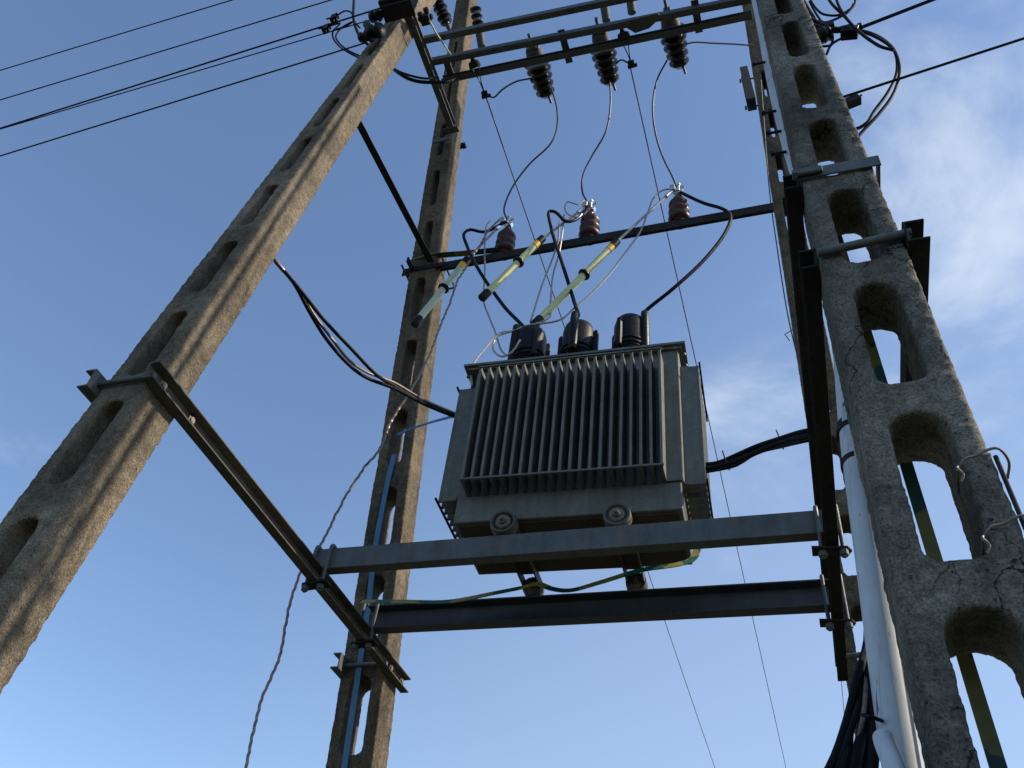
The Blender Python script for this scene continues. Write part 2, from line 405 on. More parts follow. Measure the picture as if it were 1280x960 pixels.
for yy in (-1.27, .95, 1.1):
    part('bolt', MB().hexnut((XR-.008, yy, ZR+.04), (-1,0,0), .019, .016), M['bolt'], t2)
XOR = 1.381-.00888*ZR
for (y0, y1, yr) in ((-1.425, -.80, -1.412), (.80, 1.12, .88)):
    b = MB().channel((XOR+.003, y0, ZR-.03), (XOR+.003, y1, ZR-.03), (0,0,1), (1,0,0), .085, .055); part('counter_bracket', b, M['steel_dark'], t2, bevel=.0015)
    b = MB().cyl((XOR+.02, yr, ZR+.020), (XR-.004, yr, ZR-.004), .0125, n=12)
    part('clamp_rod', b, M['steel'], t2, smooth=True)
# upper right channel with flat strap round the pole
ZU = 4.02; xu = 1.10+.00888*ZU
t3 = thing('channel_beam', 'upper dark steel channel held to the right cracked pole by a flat green clamp', 'channel beam', (xu-.02, -.1, ZU), group=GCH)
b = MB().channel((xu-.004, -1.345, ZU), (xu-.004, 1.20, ZU), (0,0,1), (-1,0,0), .075, .047); part('channel', b, M['steel_dark'], t3, bevel=.0015)
yf = ynear(1, ZU+.03)-.0875
xo = 1.381-.00888*ZU
b = MB().box(((xu+xo)/2+.002, yf-.012, ZU+.035), (xo-xu+.04, .006, .05)); b.box((xo+.016, yf+.03, ZU+.035), (.006, .09, .05)); b.box((xu+.02, yf-.021, ZU+.035), (.09, .008, .03))
part('flat_clamp', b, M['steel'], t3, bevel=.002)
b = MB().cyl((xu-.015, yf-.026, ZU+.02), (xu+.06, yf-.026, ZU+.02), .007, n=10).hexnut((xu-.025, yf-.026, ZU+.02), (1,0,0), .016, .015)
part('clamp_rod', b, M['steel'], t3, smooth=True)
# left strut and top channels
p0 = at(452, 158, x=-1.172)
t4 = thing('strut', 'thin dark steel strut slanting from behind the left pole down to the slim pole', 'strut', (-1.15, -.3, 6.27), group=None)
p0 = at(450, 157, x=-1.215); p1 = at(536, 322, x=-1.215)
d = (p1-p0).normalized(); p0 = p0 - d*.14
b = MB().prism([(0,0),(.005,0),(.005,.045),(.045,.045),(.045,.05),(0,.05)], V((1,0,0)), d.cross(V((1,0,0))), p0, p1); part('angle_bar', b, M['steel_dark'], t4)
part('bolt', MB().hexnut(p1-d*.03+V((.004,0,0)), (1,0,0), .016, .012), M['bolt'], t4)
ZT = 7.79
for sd_, lab in ((-1, 'ribbed steel channel near the top joining the two left poles'), (1, 'short dark channel end sticking out left of the narrow far right pole')):
    xt = 1.10+.00888*ZT
    if sd_ < 0: y0, y1, zz = -.80, .155, ZT
    else:
        pz = at(942, 138, x=1.085); pq = at(932, 96, x=1.085); zz = pz.z-.02; y0, y1 = pq.y-.02, pz.y
    tt = thing('channel_beam', lab, 'channel beam', (sd_*xt, (y0+y1)/2, zz), group=GCH)
    if sd_ < 0:
        b = MB().channel((sd_*xt, y0, zz), (sd_*xt, y1, zz), (0,0,1), (1,0,0), .085, .05); part('channel', b, M['steel'], tt, bevel=.0015)
        b = MB().box((sd_*xt+.03, y1-.01, zz-.03), (.12, .05, .006)); b.box((sd_*xt-.06, y1+.035, zz-.06), (.14, .008, .05)); part('end_clamp', b, M['steel'], tt)
        for yy in (-.6, -.35, -.1, .1): part('bolt', MB().hexnut((sd_*xt+.007, yy, zz+.04), (1,0,0), .013, .012), M['bolt'], tt)
    else:
        z_a = pq.z; z_b = pz.z
        b = MB().channel(V((1.105, pq.y, z_a)), V((1.105, pz.y, z_b)), (0,-.8,.6), (-1,0,0), .07, .05); part('channel', b, M['steel_dark'], tt)
        for pp in (pq*.9+pz*.1, pq*.1+pz*.9):
            part('bolt', MB().cyl(pp+V((.05,0,.0)), pp+V((-.03,0,0)), .006, n=8).hexnut(pp+V((-.032,0,0)), (-1,0,0), .013, .012), M['bolt'], tt)

# ------------------------------------------------------------------ transformer platform beams
GB = 'steel cross beams under the transformer'
zl, zr = ZL+.079, ZR+.079
t = thing('platform_beam', 'grey green front cross beam carrying the front wheels of the transformer', 'beam', (0, .05, zl), group=GB)
b = MB().channel((XL-.015, .029, zl+.001), (XR-.0, .029, zr+.001), (0,0,1), (0,1,0), .107, .057, .008); part('channel', b, M['steel'], t, bevel=.002)
def hook_bolts(par, yf, hb):
    for sx, X, z_ in ((1, XL, zl), (-1, XR, zr)):
        for off, hook in ((.062, 1), (-.014, 0)):
            x_ = X+sx*off
            b = MB().tube([(x_, yf, z_-.125), (x_, yf, z_+hb-.008), (x_, yf+.004, z_+hb+.008), (x_, yf+.018, z_+hb+.016), (x_, yf+.035, z_+hb+.014)], .0088, n=10, step=.01)
            b.hexnut((x_, yf, z_-.118), (0,0,1), .017, .022)
            part('hook_bolt', b, M['steel'], par, smooth=True)
        b = MB().prism([(-.03,-.012),(.10,-.03),(.10,.03),(-.03,.045),(-.045,.016)], V((sx,0,0)), V((0,1,0)), V((X, yf, z_-.092)), V((X, yf, z_-.084)))
        part('clamp_plate', b, M['steel_dark'], par)
hook_bolts(t, .016, .107)
tb = thing('platform_beam', 'dark rear cross beam carrying the rear wheels of the transformer', 'beam', (0, .6, zl), group=GB)
b = MB().channel((XL+.0, .640, zl+.001), (XR-.0, .640, zr+.001), (0,0,1), (0,-1,0), .131, .065, .008); part('channel', b, M['steel_mid'], tb, bevel=.002)
hook_bolts(tb, .562, .131)

# ------------------------------------------------------------------ transformer
TZ = 3.808
TR = thing('transformer', 'grey finned power transformer resting on two cross beams between the poles', 'transformer', (0, .09, TZ), R_(2.8))
def LZ(z): return z-TZ
b = MB()
lo, mid, top = LZ(3.922), LZ(4.07), LZ(4.915)
b.prism([(-.503,0),(.537,0),(.537,.442),(-.503,.442)], V((1,0,0)), V((0,1,0)), V((0,0,lo)), V((0,0,mid)))
b.prism([(-.515,.004),(.549,.004),(.549,.438),(-.515,.438)], V((1,0,0)), V((0,1,0)), V((0,0,mid-.0)), V((0,0,top)))
tank = part('tank', b, M['trafo'], TR, bevel=.006, local=True)
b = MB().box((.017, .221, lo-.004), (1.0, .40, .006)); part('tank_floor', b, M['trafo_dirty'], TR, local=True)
b = MB().box((.505, -.0035, (mid+top)/2-.01), (.082, .012, top-mid-.02)); part('corner_plate', b, M['trafo'], TR, local=True, bevel=.003)
b = MB().prism([(-.582,-.038),(.585,-.038),(.585,.48),(-.582,.48)], V((1,0,0)), V((0,1,0)), V((0,0,top)), V((0,0,top+.014)))
b.prism([(-.56,-.022),(.565,-.022),(.565,.465),(-.56,.465)], V((1,0,0)), V((0,1,0)), V((0,0,top-.016)), V((0,0,top-.002)))
for k in range(16):
    x = -.53+k*(1.065/15)
    b.lathe((x, -.028, top-.03), (0,0,1), [(0,.008),(.012,.008)], 6)
for k in range(6):
    for x in (-.571, .575): b.lathe((x, .02+k*.08, top-.03), (0,0,1), [(0,.008),(.012,.008)], 6)
part('lid', b, M['trafo'], TR, local=True)
f0, f1 = LZ(4.068), LZ(4.805)
def finmesh(o, dirv, wid, L):
    """a pressed fin: root at o, sticking out along dirv by L"""
    b = MB(); a = V(dirv); w = V(wid)
    b.prism([(0,-.0085),(L-.012,-.0045),(L-.012,-.0065),(L,-.0065),(L,.0065),(L-.012,.0065),(L-.012,.0045),(0,.0085)], a, w, V(o)+V((0,0,f0)), V(o)+V((0,0,f1)))
    return b
fin0 = part('radiator_fin', finmesh((0,0,0), (0,-1,0), (1,0,0), .126), M['trafo'], TR, local=True, bevel=.0015)
fs = []
for k in range(21):
    o = fin0 if k == 0 else fin0.copy()
    if k: COL.objects.link(o); o.parent = TR
    o.location = (-.449+k*.0457, .004, 0)
for k in range(21):
    o = fin0.copy(); COL.objects.link(o); o.parent = TR; o.rotation_euler = (0,0,math.pi); o.location = (-.449+k*.0457, .438, 0)
fs0 = part('radiator_fin', finmesh((0,0,0), (1,0,0), (0,1,0), .092), M['trafo'], TR, local=True, bevel=.0015)
for k in range(9):
    o = fs0 if k == 0 else fs0.copy()
    if k: COL.objects.link(o); o.parent = TR
    o.location = (.549, .030+k*.0475, 0)
    o = fs0.copy(); COL.objects.link(o); o.parent = TR; o.rotation_euler = (0,0,math.pi); o.location = (-.515, .030+k*.0475, 0)
for z in (f0+.004, f1-.004):
    part('fin_rod', MB().box((.008, -.1265, z), (.935, .009, .009)), M['trafo'], TR, local=True)
    part('fin_rod', MB().box((.647, .22, z), (.009, .44, .009)), M['steel_dark'], TR, local=True)
    part('fin_rod', MB().box((-.613, .22, z), (.009, .44, .009)), M['steel_dark'], TR, local=True)
# wheel carriers and wheels
for x in (-.245, .262):
    b = MB()
    for s_ in (-1, 1): b.box((x+s_*.040, .27, LZ(3.905)), (.007, .58, .05))
    b.box((x, .24, LZ(3.934)-.012), (.087, .42, .006))
    part('wheel_carrier', b, M['wheel'], TR, local=True)
    for y, zc, R in ((-.055, LZ(3.87), .061), (.518, LZ(3.892), .051)):
        w = part('wheel', MB().lathe((x, y, zc), (0,1,0), [(0,R-.011),(.0,R-.003),(.006,R),(.045,R),(.05,R-.003),(.05,R-.013)], 32), M['wheel'], TR, smooth=True, local=True)
        part('hub', MB().lathe((x, y-.003, zc), (0,-1,0), [(-.02,.036),(.0,.036),(.006,.030),(.006,.018),(.02,.017),(.02,.011),(.036,.010)], 20), M['bolt'], w, smooth=True, local=True)
        b = MB().lathe((x, y-.004, zc), (0,-1,0), [(0,R-.001),(.006,R-.003),(.006,R-.013),(0,R-.015)], 32); part('rim', b, M['wheel'], w, smooth=True, local=True)
# bushings under black boots
def bushing(x, y, turn, tall):
    z = top+.014
    sh = MB().lathe((x, y, z), (0,0,1), [(0,.085),(.03,.085),(.035,.05),(.07,.05),(.08,.082),(.095,.082),(.105,.055),(.13,.055),(.14,.084),(.155,.084),(.165,.055),(.19,.055),(.2,.086),(.215,.086),(.225,.058),(.27,.058)], 28)
    bu = part('bushing', sh, M['rubber'], TR, smooth=True, local=True)
    b = MB(); z2 = z+.25; pr = [(0,.096),(.012,.098),(.02,.086),(.03,.086),(.035,.096),(.045,.096),(.05,.092),(.19,.092),(.235,.082),(.266,.055),(.28,.022),(.282,.0)]
    b.lathe((x, y, z2), (0,0,1), pr, 32); z2 = z2+.0
    boot = part('boot', b, M['rubber'], TR, smooth=True, local=True)
    for k in range(4):
        an = turn + k*math.pi/2
        er = V((math.cos(an), math.sin(an), 0)); et = V((-math.sin(an), math.cos(an), 0)); c = V((x, y, z2-.03)); b = MB()
        if k == 0:
            b.lathe(c+er*.096, (0,0,1), [(0,.024),(.01,.027),(.25,.025),(.30,.021),(.312,.012),(.314,.0)], 14)
        else:
            b.prism([(.080,0),(.112,.0),(.118,.012),(.118,.205),(.112,.222),(.100,.226),(.080,.20)], er, V((0,0,1)), c-et*.013, c+et*.013)
        part('cable_port' if k == 0 else 'wing', b, M['rubber'], boot, smooth=(k == 0), bevel=0 if k == 0 else .004, local=True)
    b = MB()
    for k in range(3): b.lathe((x, y, z2-.045+k*.020), (0,0,1), [(0,.086),(.003,.093),(.010,.093),(.013,.086)], 28)
    part('sealing_ring', b, M['rubber'], boot, smooth=True, local=True)
    return V((x+.088*math.cos(turn), y+.088*math.sin(turn), z2+.25))
CY = .24
def ports(x, turn): return bushing(x, CY, turn, 1)
port1 = ports(-.315, R_(-150)); port2 = ports(-.032, R_(-95)); port3 = ports(.265, R_(-25))
TM = Matrix.Rotation(R_(2.8), 4, 'Z')
def TW(v): return TM @ V(v) + V((0, .09, TZ))

# ------------------------------------------------------------------ insulator bar and post insulators
ZB = 6.42; YB = .46
t = thing('insulator_bar', 'dark steel bar across the far poles carrying three brown insulators', 'bar', (-.1, YB, ZB))
b = MB().prism([(0,0),(.006,0),(.006,.069),(.075,.069),(.075,.075),(0,.075)], V((0,1,0)), V((0,0,1)), V((-1.42, YB-.0, ZB)), V((1.14, YB-.0, ZB))); part('angle_bar', b, M['steel_dark'], t, bevel=.0015)
b = MB().box((-1.335, YB-.05, ZB+.03), (.012, .12, .05)); b.box((-1.24, YB-.012, ZB+.035), (.28, .008, .04)); part('bracket', b, M['steel_dark'], t)
b = MB().tube([(-1.43, YB-.02, ZB+.10), (-1.43, YB+.22, ZB+.10), (-1.42, YB+.26, ZB+.10), (-1.13, YB+.26, ZB+.10), (-1.12, YB+.22, ZB+.10), (-1.12, YB-.02, ZB+.10)], .008, n=8, smooth=False); part('u_bolt', b, M['steel'], t)
b = MB().tube([(-1.36, YB-.01, ZB+.125), (-1.2, YB-.022, ZB+.135), (-.95, YB-.012, ZB+.115), (-.70, YB-.012, ZB+.085)], (.045, .005), flat=(0,0,1), step=.02)
tag(single('earth_strap', b, M['strapx'], 'green and yellow earthing strap lying along the left end of the insulator bar', 'earthing strap'), 'green and yellow earthing strap lying along the left end of the insulator bar', 'earthing strap')
INS = []
for k, (px, py, lab) in enumerate((((634), 292, 'brown ribbed insulator at the left end of the dark insulator bar, nearest the slim pole'), (738, 272, 'brown ribbed insulator in the middle of the dark insulator bar'), (848, 252, 'brown ribbed insulator at the right of the dark insulator bar, standing alone against the sky'))):
    p = at(px, py, y=.50); x = p.x; z0 = ZB+.078
    t = thing('post_insulator', lab, 'insulator', (x, .50, z0), group='post insulators on the bar')
    prof = [(0,.045),(.02,.045)]; zz = .02
    for j in range(3):
        rr = .074-.003*j
        prof += [(zz+.008, rr*.80), (zz+.020, rr*.97), (zz+.035, rr), (zz+.050, rr*.97), (zz+.064, rr*.84), (zz+.072, rr*.74)]; zz += .076
    prof += [(zz+.01,.042),(zz+.04,.036),(zz+.05,.028),(zz+.052,.0)]
    part('porcelain', MB().lathe((x, .50, z0), (0,0,1), prof, 28), M['porc'], t, smooth=True)
    tz = z0+zz+.05
    part('stem', MB().cyl((x, .50, tz-.01), (x, .50, tz+.045), .012, n=12).hexnut((x, .50, tz+.01), (0,0,1), .02, .016), M['bolt'], t, smooth=True)
    b = MB().box((x, .49, tz+.055), (.07, .035, .028), Matrix.Rotation(.5, 3, 'Y')); b.cyl((x-.03, .47, tz+.045), (x+.045, .47, tz+.085), .010, n=10); b.cyl((x+.01, .46, tz+.03), (x+.01, .46, tz+.10), .008, n=8).hexnut((x+.01, .46, tz+.095), (0,0,1), .014, .013)
    part('conductor_clamp', b, M['brightmetal'], t, bevel=.002)
    INS.append(V((x, .48, tz+.055)))

# ------------------------------------------------------------------ earthing sticks
def stick(A, Bm, C_, mat, lab, ring=.30):
    """A lower end, Bm top of tube, C_ clamp on the conductor"""
    t = thing('earthing_stick', lab, 'earthing stick', (min(A, C_, key=lambda v: v.z)), group='glass fibre earthing sticks hanging from the conductors')
    d = (Bm-A).normalized(); L = (Bm-A).length; r = .024
    part('tube', MB().lathe(A+d*.06, d, [(0, r), (L-.10, r*.92)], 20), mat, t, smooth=True)
    part('end_cap', MB().lathe(A, d, [(0,r*.7),(.0,r*1.12),(.004,r*1.2),(.07,r*1.15),(.075,r)], 20), M['rubber'], t, smooth=True)
    part('collar', MB().lathe(A+d*(L-.045), d, [(0,r*.98),(.003,r*1.12),(.06,r*1.05),(.068,r*.4)], 20), M['rubber'], t, smooth=True)
    part('yellow_band', MB().lathe(A+d*(L-.095), d, [(0,r*.95),(.002,r*1.03),(.048,r*1.02),(.05,r*.95)], 20), M['yellow'], t, smooth=True)
    q_ = A+d*(L*(1-ring))
    part('hand_guard', MB().lathe(q_, d, [(0,r),(.002,r*1.55),(.012,r*1.7),(.022,r*1.55),(.024,r)], 22), M['rubber'], t, smooth=True)
    d2 = (C_-Bm).normalized()
    part('rod', MB().cyl(Bm, C_, .0085, .0085, n=10), M['lead'], t, smooth=True)
    b = MB(); b.cyl(C_-d2*.09, C_+d2*.03, .016, .012, n=12); b.box(C_+V((0,-.01,.01)), (.035, .03, .05)); part('jaw', b, M['brightmetal'], t, bevel=.002)
    return t
stick(at(518,406,y=.36), at(583,325,y=.42), INS[0]+V((-.03,-.02,-.01)), M['tube_pale'], 'pale green earthing stick hanging in front of the slim pole', .47)
stick(at(602,373,y=.30), at(677,299,y=.38), INS[1]+V((-.03,-.02,-.01)), M['tube'], 'short yellow earthing stick pointing at the middle brown insulator', .42)
stick(at(667,407,y=.30), at(770,303,y=.38), INS[2]+V((-.03,-.02,-.01)), M['tube'], 'long yellow earthing stick reaching from the boots to the right insulator', .42)

# ------------------------------------------------------------------ cables, leads and wires
def cable(name, mat, r, pts, label, cat='cable', group=None, n=8, step=.03, **k):
    b = MB().tube(pts, r, n=n, step=step, **k); return single(name, b, M[mat], label, cat, group, smooth=True)
def pts_y(lst): return [at(u, v, y=y) for u, v, y in lst]
GJ = 'bare jumpers between the top insulators and the bar'
cable('jumper_wire', 'cond', .0068, [at(689,110,z=8.02)]+pts_y([(696,135,.20),(696,160,.28),(688,180,.32),(662,205,.38),(640,235,.43),(630,262,.47)])+[INS[0]+V((0,0,.02))], 'bare jumper curving from the left top insulator to the left brown insulator', 'wire', GJ)
cable('jumper_wire', 'cond', .0068, [at(762,99,z=8.02)]+pts_y([(763,130,.22),(757,165,.30),(740,195,.38),(729,218,.43),(728,240,.47)])+[INS[1]+V((0,0,.02))], 'bare jumper from the middle top insulator to the middle brown insulator', 'wire', GJ)
cable('jumper_wire', 'cond', .0068, [at(834,75,z=8.02)]+pts_y([(822,98,.18),(816,130,.26),(819,165,.34),(828,195,.42),(841,222,.48)])+[INS[2]+V((0,0,.02))], 'bare jumper bowing left down from the right top insulator', 'wire', GJ)
GS = 'black insulated leads into the transformer boots'
q1 = TW(port1); q2 = TW(port2); q3 = TW(port3)
cable('black_lead', 'cable', .0115, [INS[0]+V((.0,-.03,-.02))]+pts_y([(605,290,.44),(588,287,.40),(580,292,.37),(584,308,.36),(600,340,.34),(630,383,.33)])+[at(655,412,y=q1.y), q1], 'black lead crossing the pale stick and entering the leftmost boot', 'cable', GS)
cable('black_lead', 'cable', .0115, [INS[1]+V((.0,-.03,-.02))]+pts_y([(722,273,.44),(708,277,.40),(694,265,.37),(687,264,.36),(689,285,.35),(703,330,.33),(717,375,.32)])+[at(722,396,y=q2.y), q2], 'black lead dropping almost straight into the middle boot', 'cable', GS)
cable('black_lead', 'cable', .0115, [INS[2]+V((.02,-.0,-.02))]+pts_y([(862,246,.47),(880,254,.45),(903,261,.42),(913,270,.38),(907,290,.34),(880,325,.30),(840,362,.28)])+[at(808,388,y=q3.y), q3], 'black lead swinging out right and down into the rightmost boot', 'cable', GS)
GL = 'grey earthing leads of the sticks'
cable('earthing_lead', 'lead', .0058, pts_y([(613,276,.47),(608,282,.44),(606,305,.42),(606,340,.40),(605,378,.38),(611,395,.36),(619,415,.33),(628,440,.30),(636,444,.28),(643,436,.26)]), 'thin grey lead hanging from the left clamp behind the short yellow stick', 'wire', GL)
cable('earthing_lead', 'lead', .0058, pts_y([(726,266,.46),(722,272,.44),(710,268,.43),(706,258,.43),(710,252,.43),(722,256,.44),(730,250,.46)]), 'small grey lead loop tangled at the middle insulator clamp', 'wire', GL)
cable('earthing_lead', 'lead', .0062, pts_y([(728,255,.46),(727,268,.44),(716,276,.42),(702,275,.41),(698,300,.39),(690,325,.37),(678,355,.34),(667,390,.31),(663,402,.29)]), 'grey lead dropping leftmost from the middle clamp towards the left boot', 'wire', GL)
cable('earthing_lead', 'lead', .0062, pts_y([(705,268,.43),(703,290,.41),(698,320,.39),(691,345,.36),(688,380,.33),(686,398,.30),(672,404,.28),(658,408,.26),(640,414,.25),(626,416,.24),(617,428,.22),(618,440,.2),(628,446,.2),(640,440,.2),(650,425,.2)]), 'grey lead from the middle clamp ending in a loop left of the boots', 'wire', GL)
cable('earthing_lead', 'lead', .0062, pts_y([(838,236,.47),(828,238,.46),(818,246,.45),(810,265,.43),(800,290,.41),(780,318,.38),(760,345,.35),(738,368,.32),(718,385,.30),(702,399,.28),(688,403,.27),(664,406,.26),(640,414,.24),(622,420,.22),(606,436,.18),(592,455,.12),(589,470,.08),(590,482,.06)]), 'grey lead sweeping from the right clamp past the long stick to the transformer corner', 'wire', GL)
cable('hanging_rope', 'rope', .0068, pts_y([(628,272,.46),(612,287,.42),(598,310,.38),(585,330,.34),(573,350,.32),(560,385,.30),(548,415,.30),(538,440,.30),(528,462,.30),(518,480,.30),(508,497,.30),(496,515,.30),(485,535,.30),(474,562,.30),(455,585,.30),(432,620,.30),(412,660,.30),(394,692,.30),(376,715,.30),(365,745,.30),(357,780,.30),(350,820,.30),(338,848,.30),(324,885,.30),(315,925,.30),(307,960,.30),(304,1010,.30)]), 'twisted copper rope hanging loose across the slim pole down the sky', 'rope', None, n=9, step=.012, twist=.55, wob=.005)
GC = 'black low voltage cables on the left'
cable('low_voltage_cable', 'cable', .0095, pts_y([(335,312,-.98),(345,327,-.95),(370,356,-.85),(405,400,-.62),(440,437,-.40),(470,468,-.20),(492,482,-.05),(530,503,.12),(574,521,.22)]), 'upper black cable from the left pole to the transformer, hanging least', 'cable', GC)
cable('low_voltage_cable', 'rope', .0075, pts_y([(335,312,-.99),(348,330,-.95),(372,358,-.82),(392,393,-.66),(412,420,-.52),(436,450,-.36),(460,466,-.20),(492,478,-.05),(530,500,.12),(574,519,.24)]), 'thin brownish cable between two black cables left of the transformer', 'cable', GC)
cable('low_voltage_cable', 'cable', .0095, pts_y([(335,313,-.98),(346,329,-.95),(366,352,-.86),(388,392,-.68),(408,424,-.52),(434,454,-.36),(458,472,-.20),(494,486,-.05),(530,505,.10),(574,523,.20)]), 'lowest black cable sagging from the left pole to the transformer', 'cable', GC)
# thick bundle on the right
t = thing('cable_bundle', 'thick black cable bundle between transformer right side and dark channels', 'cable bundle', at(940,570,y=.2), group=None)
for k, (dy, dv) in enumerate(((0,-5),(.03,-1),(-.02,2),(.02,5),(0,0))):
    b = MB().tube(pts_y([(870,586+dv*.9,.22+dy),(895,583+dv*.7,.22+dy),(920,575+dv*1.1,.18+dy),(945,565+dv*(1.3-.4*k),.12+dy),(975,553+dv*.9,.05+dy),(1005,545+dv*1.1,-.05+dy),(1030,541+dv,-.10+dy)]), .0115, n=10)
    part('cable', b, M['cable'], t, smooth=True)
for u, v in ((905,574),(972,548)):
    b = MB(); p = at(u, v+3, y=.17); b.tube([p+V((0,-.04,.03)), p+V((.01,-.05,-.03)), p+V((.02,0,-.05)), p+V((.015,.02,-.02))], .003, n=6, step=.01)
    part('cable_tie', b, M['cable'], t)
# earth strap along transformer / rear beam
b = MB().tube([at(452,752,y=.50), at(500,752,y=.48), at(560,752,y=.47), at(620,741,y=.46), at(650,735,y=.44), at(672,730,y=.42), at(690,736,y=.40), at(712,738,y=.38), at(750,728,y=.36), at(800,713,y=.36), at(845,706,y=.38), at(864,700,y=.42), at(871,688,y=.46), at(870,670,y=.50)], (.034, .004), flat=(.15,-1,.6), step=.015)
single('earth_strap', b, M['strapx'], 'green and yellow earthing strap drooping under the transformer above the rear beam', 'earthing strap', smooth=False)
# strap behind the right cracked pole
pz0, pz1 = 1.2, 4.2
b = MB().prism([(-.014,0),(.014,0),(.014,.004),(-.014,.004)], V((1,0,0)), V((0,1,0)), V((1.246, ynear(1, pz0)+.0875+.014, pz0)), V((1.222, ynear(1, pz1)+.0875+.014, pz1)))
single('earth_strap', b, M['strap'], 'wide green and yellow strap seen through the arched openings of the right pole', 'earthing strap', smooth=False)
# blue strap on the slim pole
lst = [(426,990),(433,940),(445,860),(462,745),(468,690),(477,640),(485,600),(493,568)]
P_ = []
for u, v in lst:
    z = 4.0
    for _ in range(12): z = at(u, v, y=yfar(-1, z)-.0875-.014).z
    P_.append(at(u, v, y=yfar(-1, z)-.0875-.014))
b = MB().tube(P_, (.032, .004), flat=(0,-1,0), step=.1)
single('blue_strap', b, M['blue'], 'blue painted strap running down the face of the slim pole', 'earthing strap', smooth=False)
b = MB().tube([at(497,543,y=.62), at(520,534,y=.56), at(545,526,y=.42), at(572,519,y=.32)], (.034, .004), flat=(0,-1,.3), step=.05)
single('blue_strap', b, M['blue'], 'short blue strap bridging from the slim pole to the transformer', 'earthing strap', smooth=False)

# ------------------------------------------------------------------ top cross frame
ZF = ZT+.087
t = thing('top_beam', 'uppermost thin steel beam crossing from the left pole out of the picture', 'beam', (0, -.55, ZF))
b = MB().channel(at(520,50,z=ZF), at(520,50,z=ZF)+V((2.5, .11, 0)), (0,0,1), (0,1,0), .05, .045, .006); part('channel', b, M['steel'], t, bevel=.0015)
t = thing('top_frame', 'ladder like steel frame near the top carrying three big dark insulators', 'frame', (0, -.28, ZF))
l0, l1 = at(537,76,z=ZF), at(880,8,z=ZF); r0, r1 = at(560,104,z=ZF), at(942,24,z=ZF)
dl = (l1-l0).normalized(); dr = (r1-r0).normalized()
b = MB().channel(l0, l0+dl*2.42, (0,0,1), (0,1,0), .055, .045, .006); part('front_rail', b, M['steel'], t, bevel=.0015)
b = MB().channel(r0-dr*.04, r0+dr*2.26, (0,0,1), (0,-1,0), .055, .045, .006); part('rear_rail', b, M['steel'], t, bevel=.0015)
for (ua, va, ub, vb) in ((700,47,712,78),(868,10,875,40),(557,78,562,102)):
    a_, c_ = at(ua,va,z=ZF), at(ub,vb,z=ZF)
    b = MB().box(((a_.x+c_.x)/2, (a_.y+c_.y)/2, ZF+.058), (.052, abs(c_.y-a_.y)+.06, .006)); part('tie_plate', b, M['steel'], t)
GA = 'large dark insulators lying on the top frame'
for (s0, s1, lab) in (((662,47),(683,119),'large dark ribbed insulator at the left of the top frame'), ((746,27),(763,103),'large dark ribbed insulator in the middle of the top frame'), ((832,5),(850,82),'large dark ribbed insulator at the right of the top frame')):
    A_ = at(*s0, z=ZF+.19); B_ = at(*s1, z=ZF+.19); d = (B_-A_).normalized(); L = (B_-A_).length
    t = thing('line_insulator', lab, 'insulator', (A_+B_)/2, group=GA)
    part('cap', MB().lathe(A_+d*.09, d, [(0,.04),(.0,.052),(.01,.060),(L*.17,.070),(L*.18,.062)], 26), M['cap'], t, smooth=True)
    part('stud', MB().cyl(A_-d*.03, A_+d*.10, .012, n=12).lathe(A_+d*.03, d, [(0,.028),(.05,.028)], 6).box(A_+d*.085, (.10,.02,.06)), M['steel'], t)
    prof = [(0,.05)]; zz = .0; n5 = 5; seg = (L-.09-L*.17)/n5
    for j in range(n5):
        rr = .104-.007*j
        prof += [(zz+seg*.08, .066-.003*j), (zz+seg*.22, rr*.86), (zz+seg*.42, rr), (zz+seg*.62, rr*.98), (zz+seg*.80, rr*.80), (zz+seg*.92, .066-.003*j)]; zz += seg
    prof += [(zz,.05),(zz+.012,.036),(zz+.014,0)]
    part('porcelain', MB().lathe(A_+d*(.09+L*.17), d, prof, 30), M['porc_dark'], t, smooth=True)
    part('terminal', MB().cyl(B_-d*.01+V((.02,0,-.02)), B_+d*.05+V((.03,0,-.05)), .010, n=10), M['bolt'], t, smooth=True)
# small jumpers from line to insulators
GK = 'short bare jumpers at the line ends'
cable('line_jumper', 'cond', .0068, [at(664,98,z=8.05), at(645,102,z=7.98), at(628,112,z=7.9), at(617,122,z=7.84), at(609,119,z=7.8)], 'short curved jumper left of the left top insulator', 'wire', GK)
cable('line_jumper', 'cond', .0068, [at(768,82,z=8.05), at(776,75,z=7.98), at(784,78,z=7.9), at(790,82,z=7.82)], 'tiny curved jumper right of the middle top insulator', 'wire', GK)
cable('line_jumper', 'rope', .0062, [at(852,57,z=8.05), at(866,53,z=8.03), at(890,54,z=8.0), at(915,55,z=8.0), at(942,57,z=8.0)], 'pale copper jumper from the right top insulator to the far pole', 'wire', GK)
# high voltage conductors leaving away from the camera
GH = 'thin overhead conductors running away behind the station'
for (u, v, u2, v2, lab) in ((603,108,893,958,'thin overhead wire passing behind the left boot and rear beam'), (787,80,982,958,'thin overhead wire passing just right of the transformer'), (1040,700,1060,960,'thin overhead wire seen at the lower right below the dark channels')):
    z = 7.8 if u < 1000 else 7.8
    a_ = at(u, v, z=z); c_ = at(u2, v2, z=z)
    d = (c_-a_)
    if u > 1000: a_ = V((at(1057,900,z=z).x-.0, .3, z)); c_ = at(1061, 960, z=z); a_.x = c_.x-.02; d = (c_-a_)
    b = MB(); n0 = 24
    ps = [a_+d*(k/n0)*5 for k in range(n0+1)]
    b.tube(ps, .0048, n=6, smooth=False); single('overhead_wire', b, M['cond'], lab, 'wire', GH)
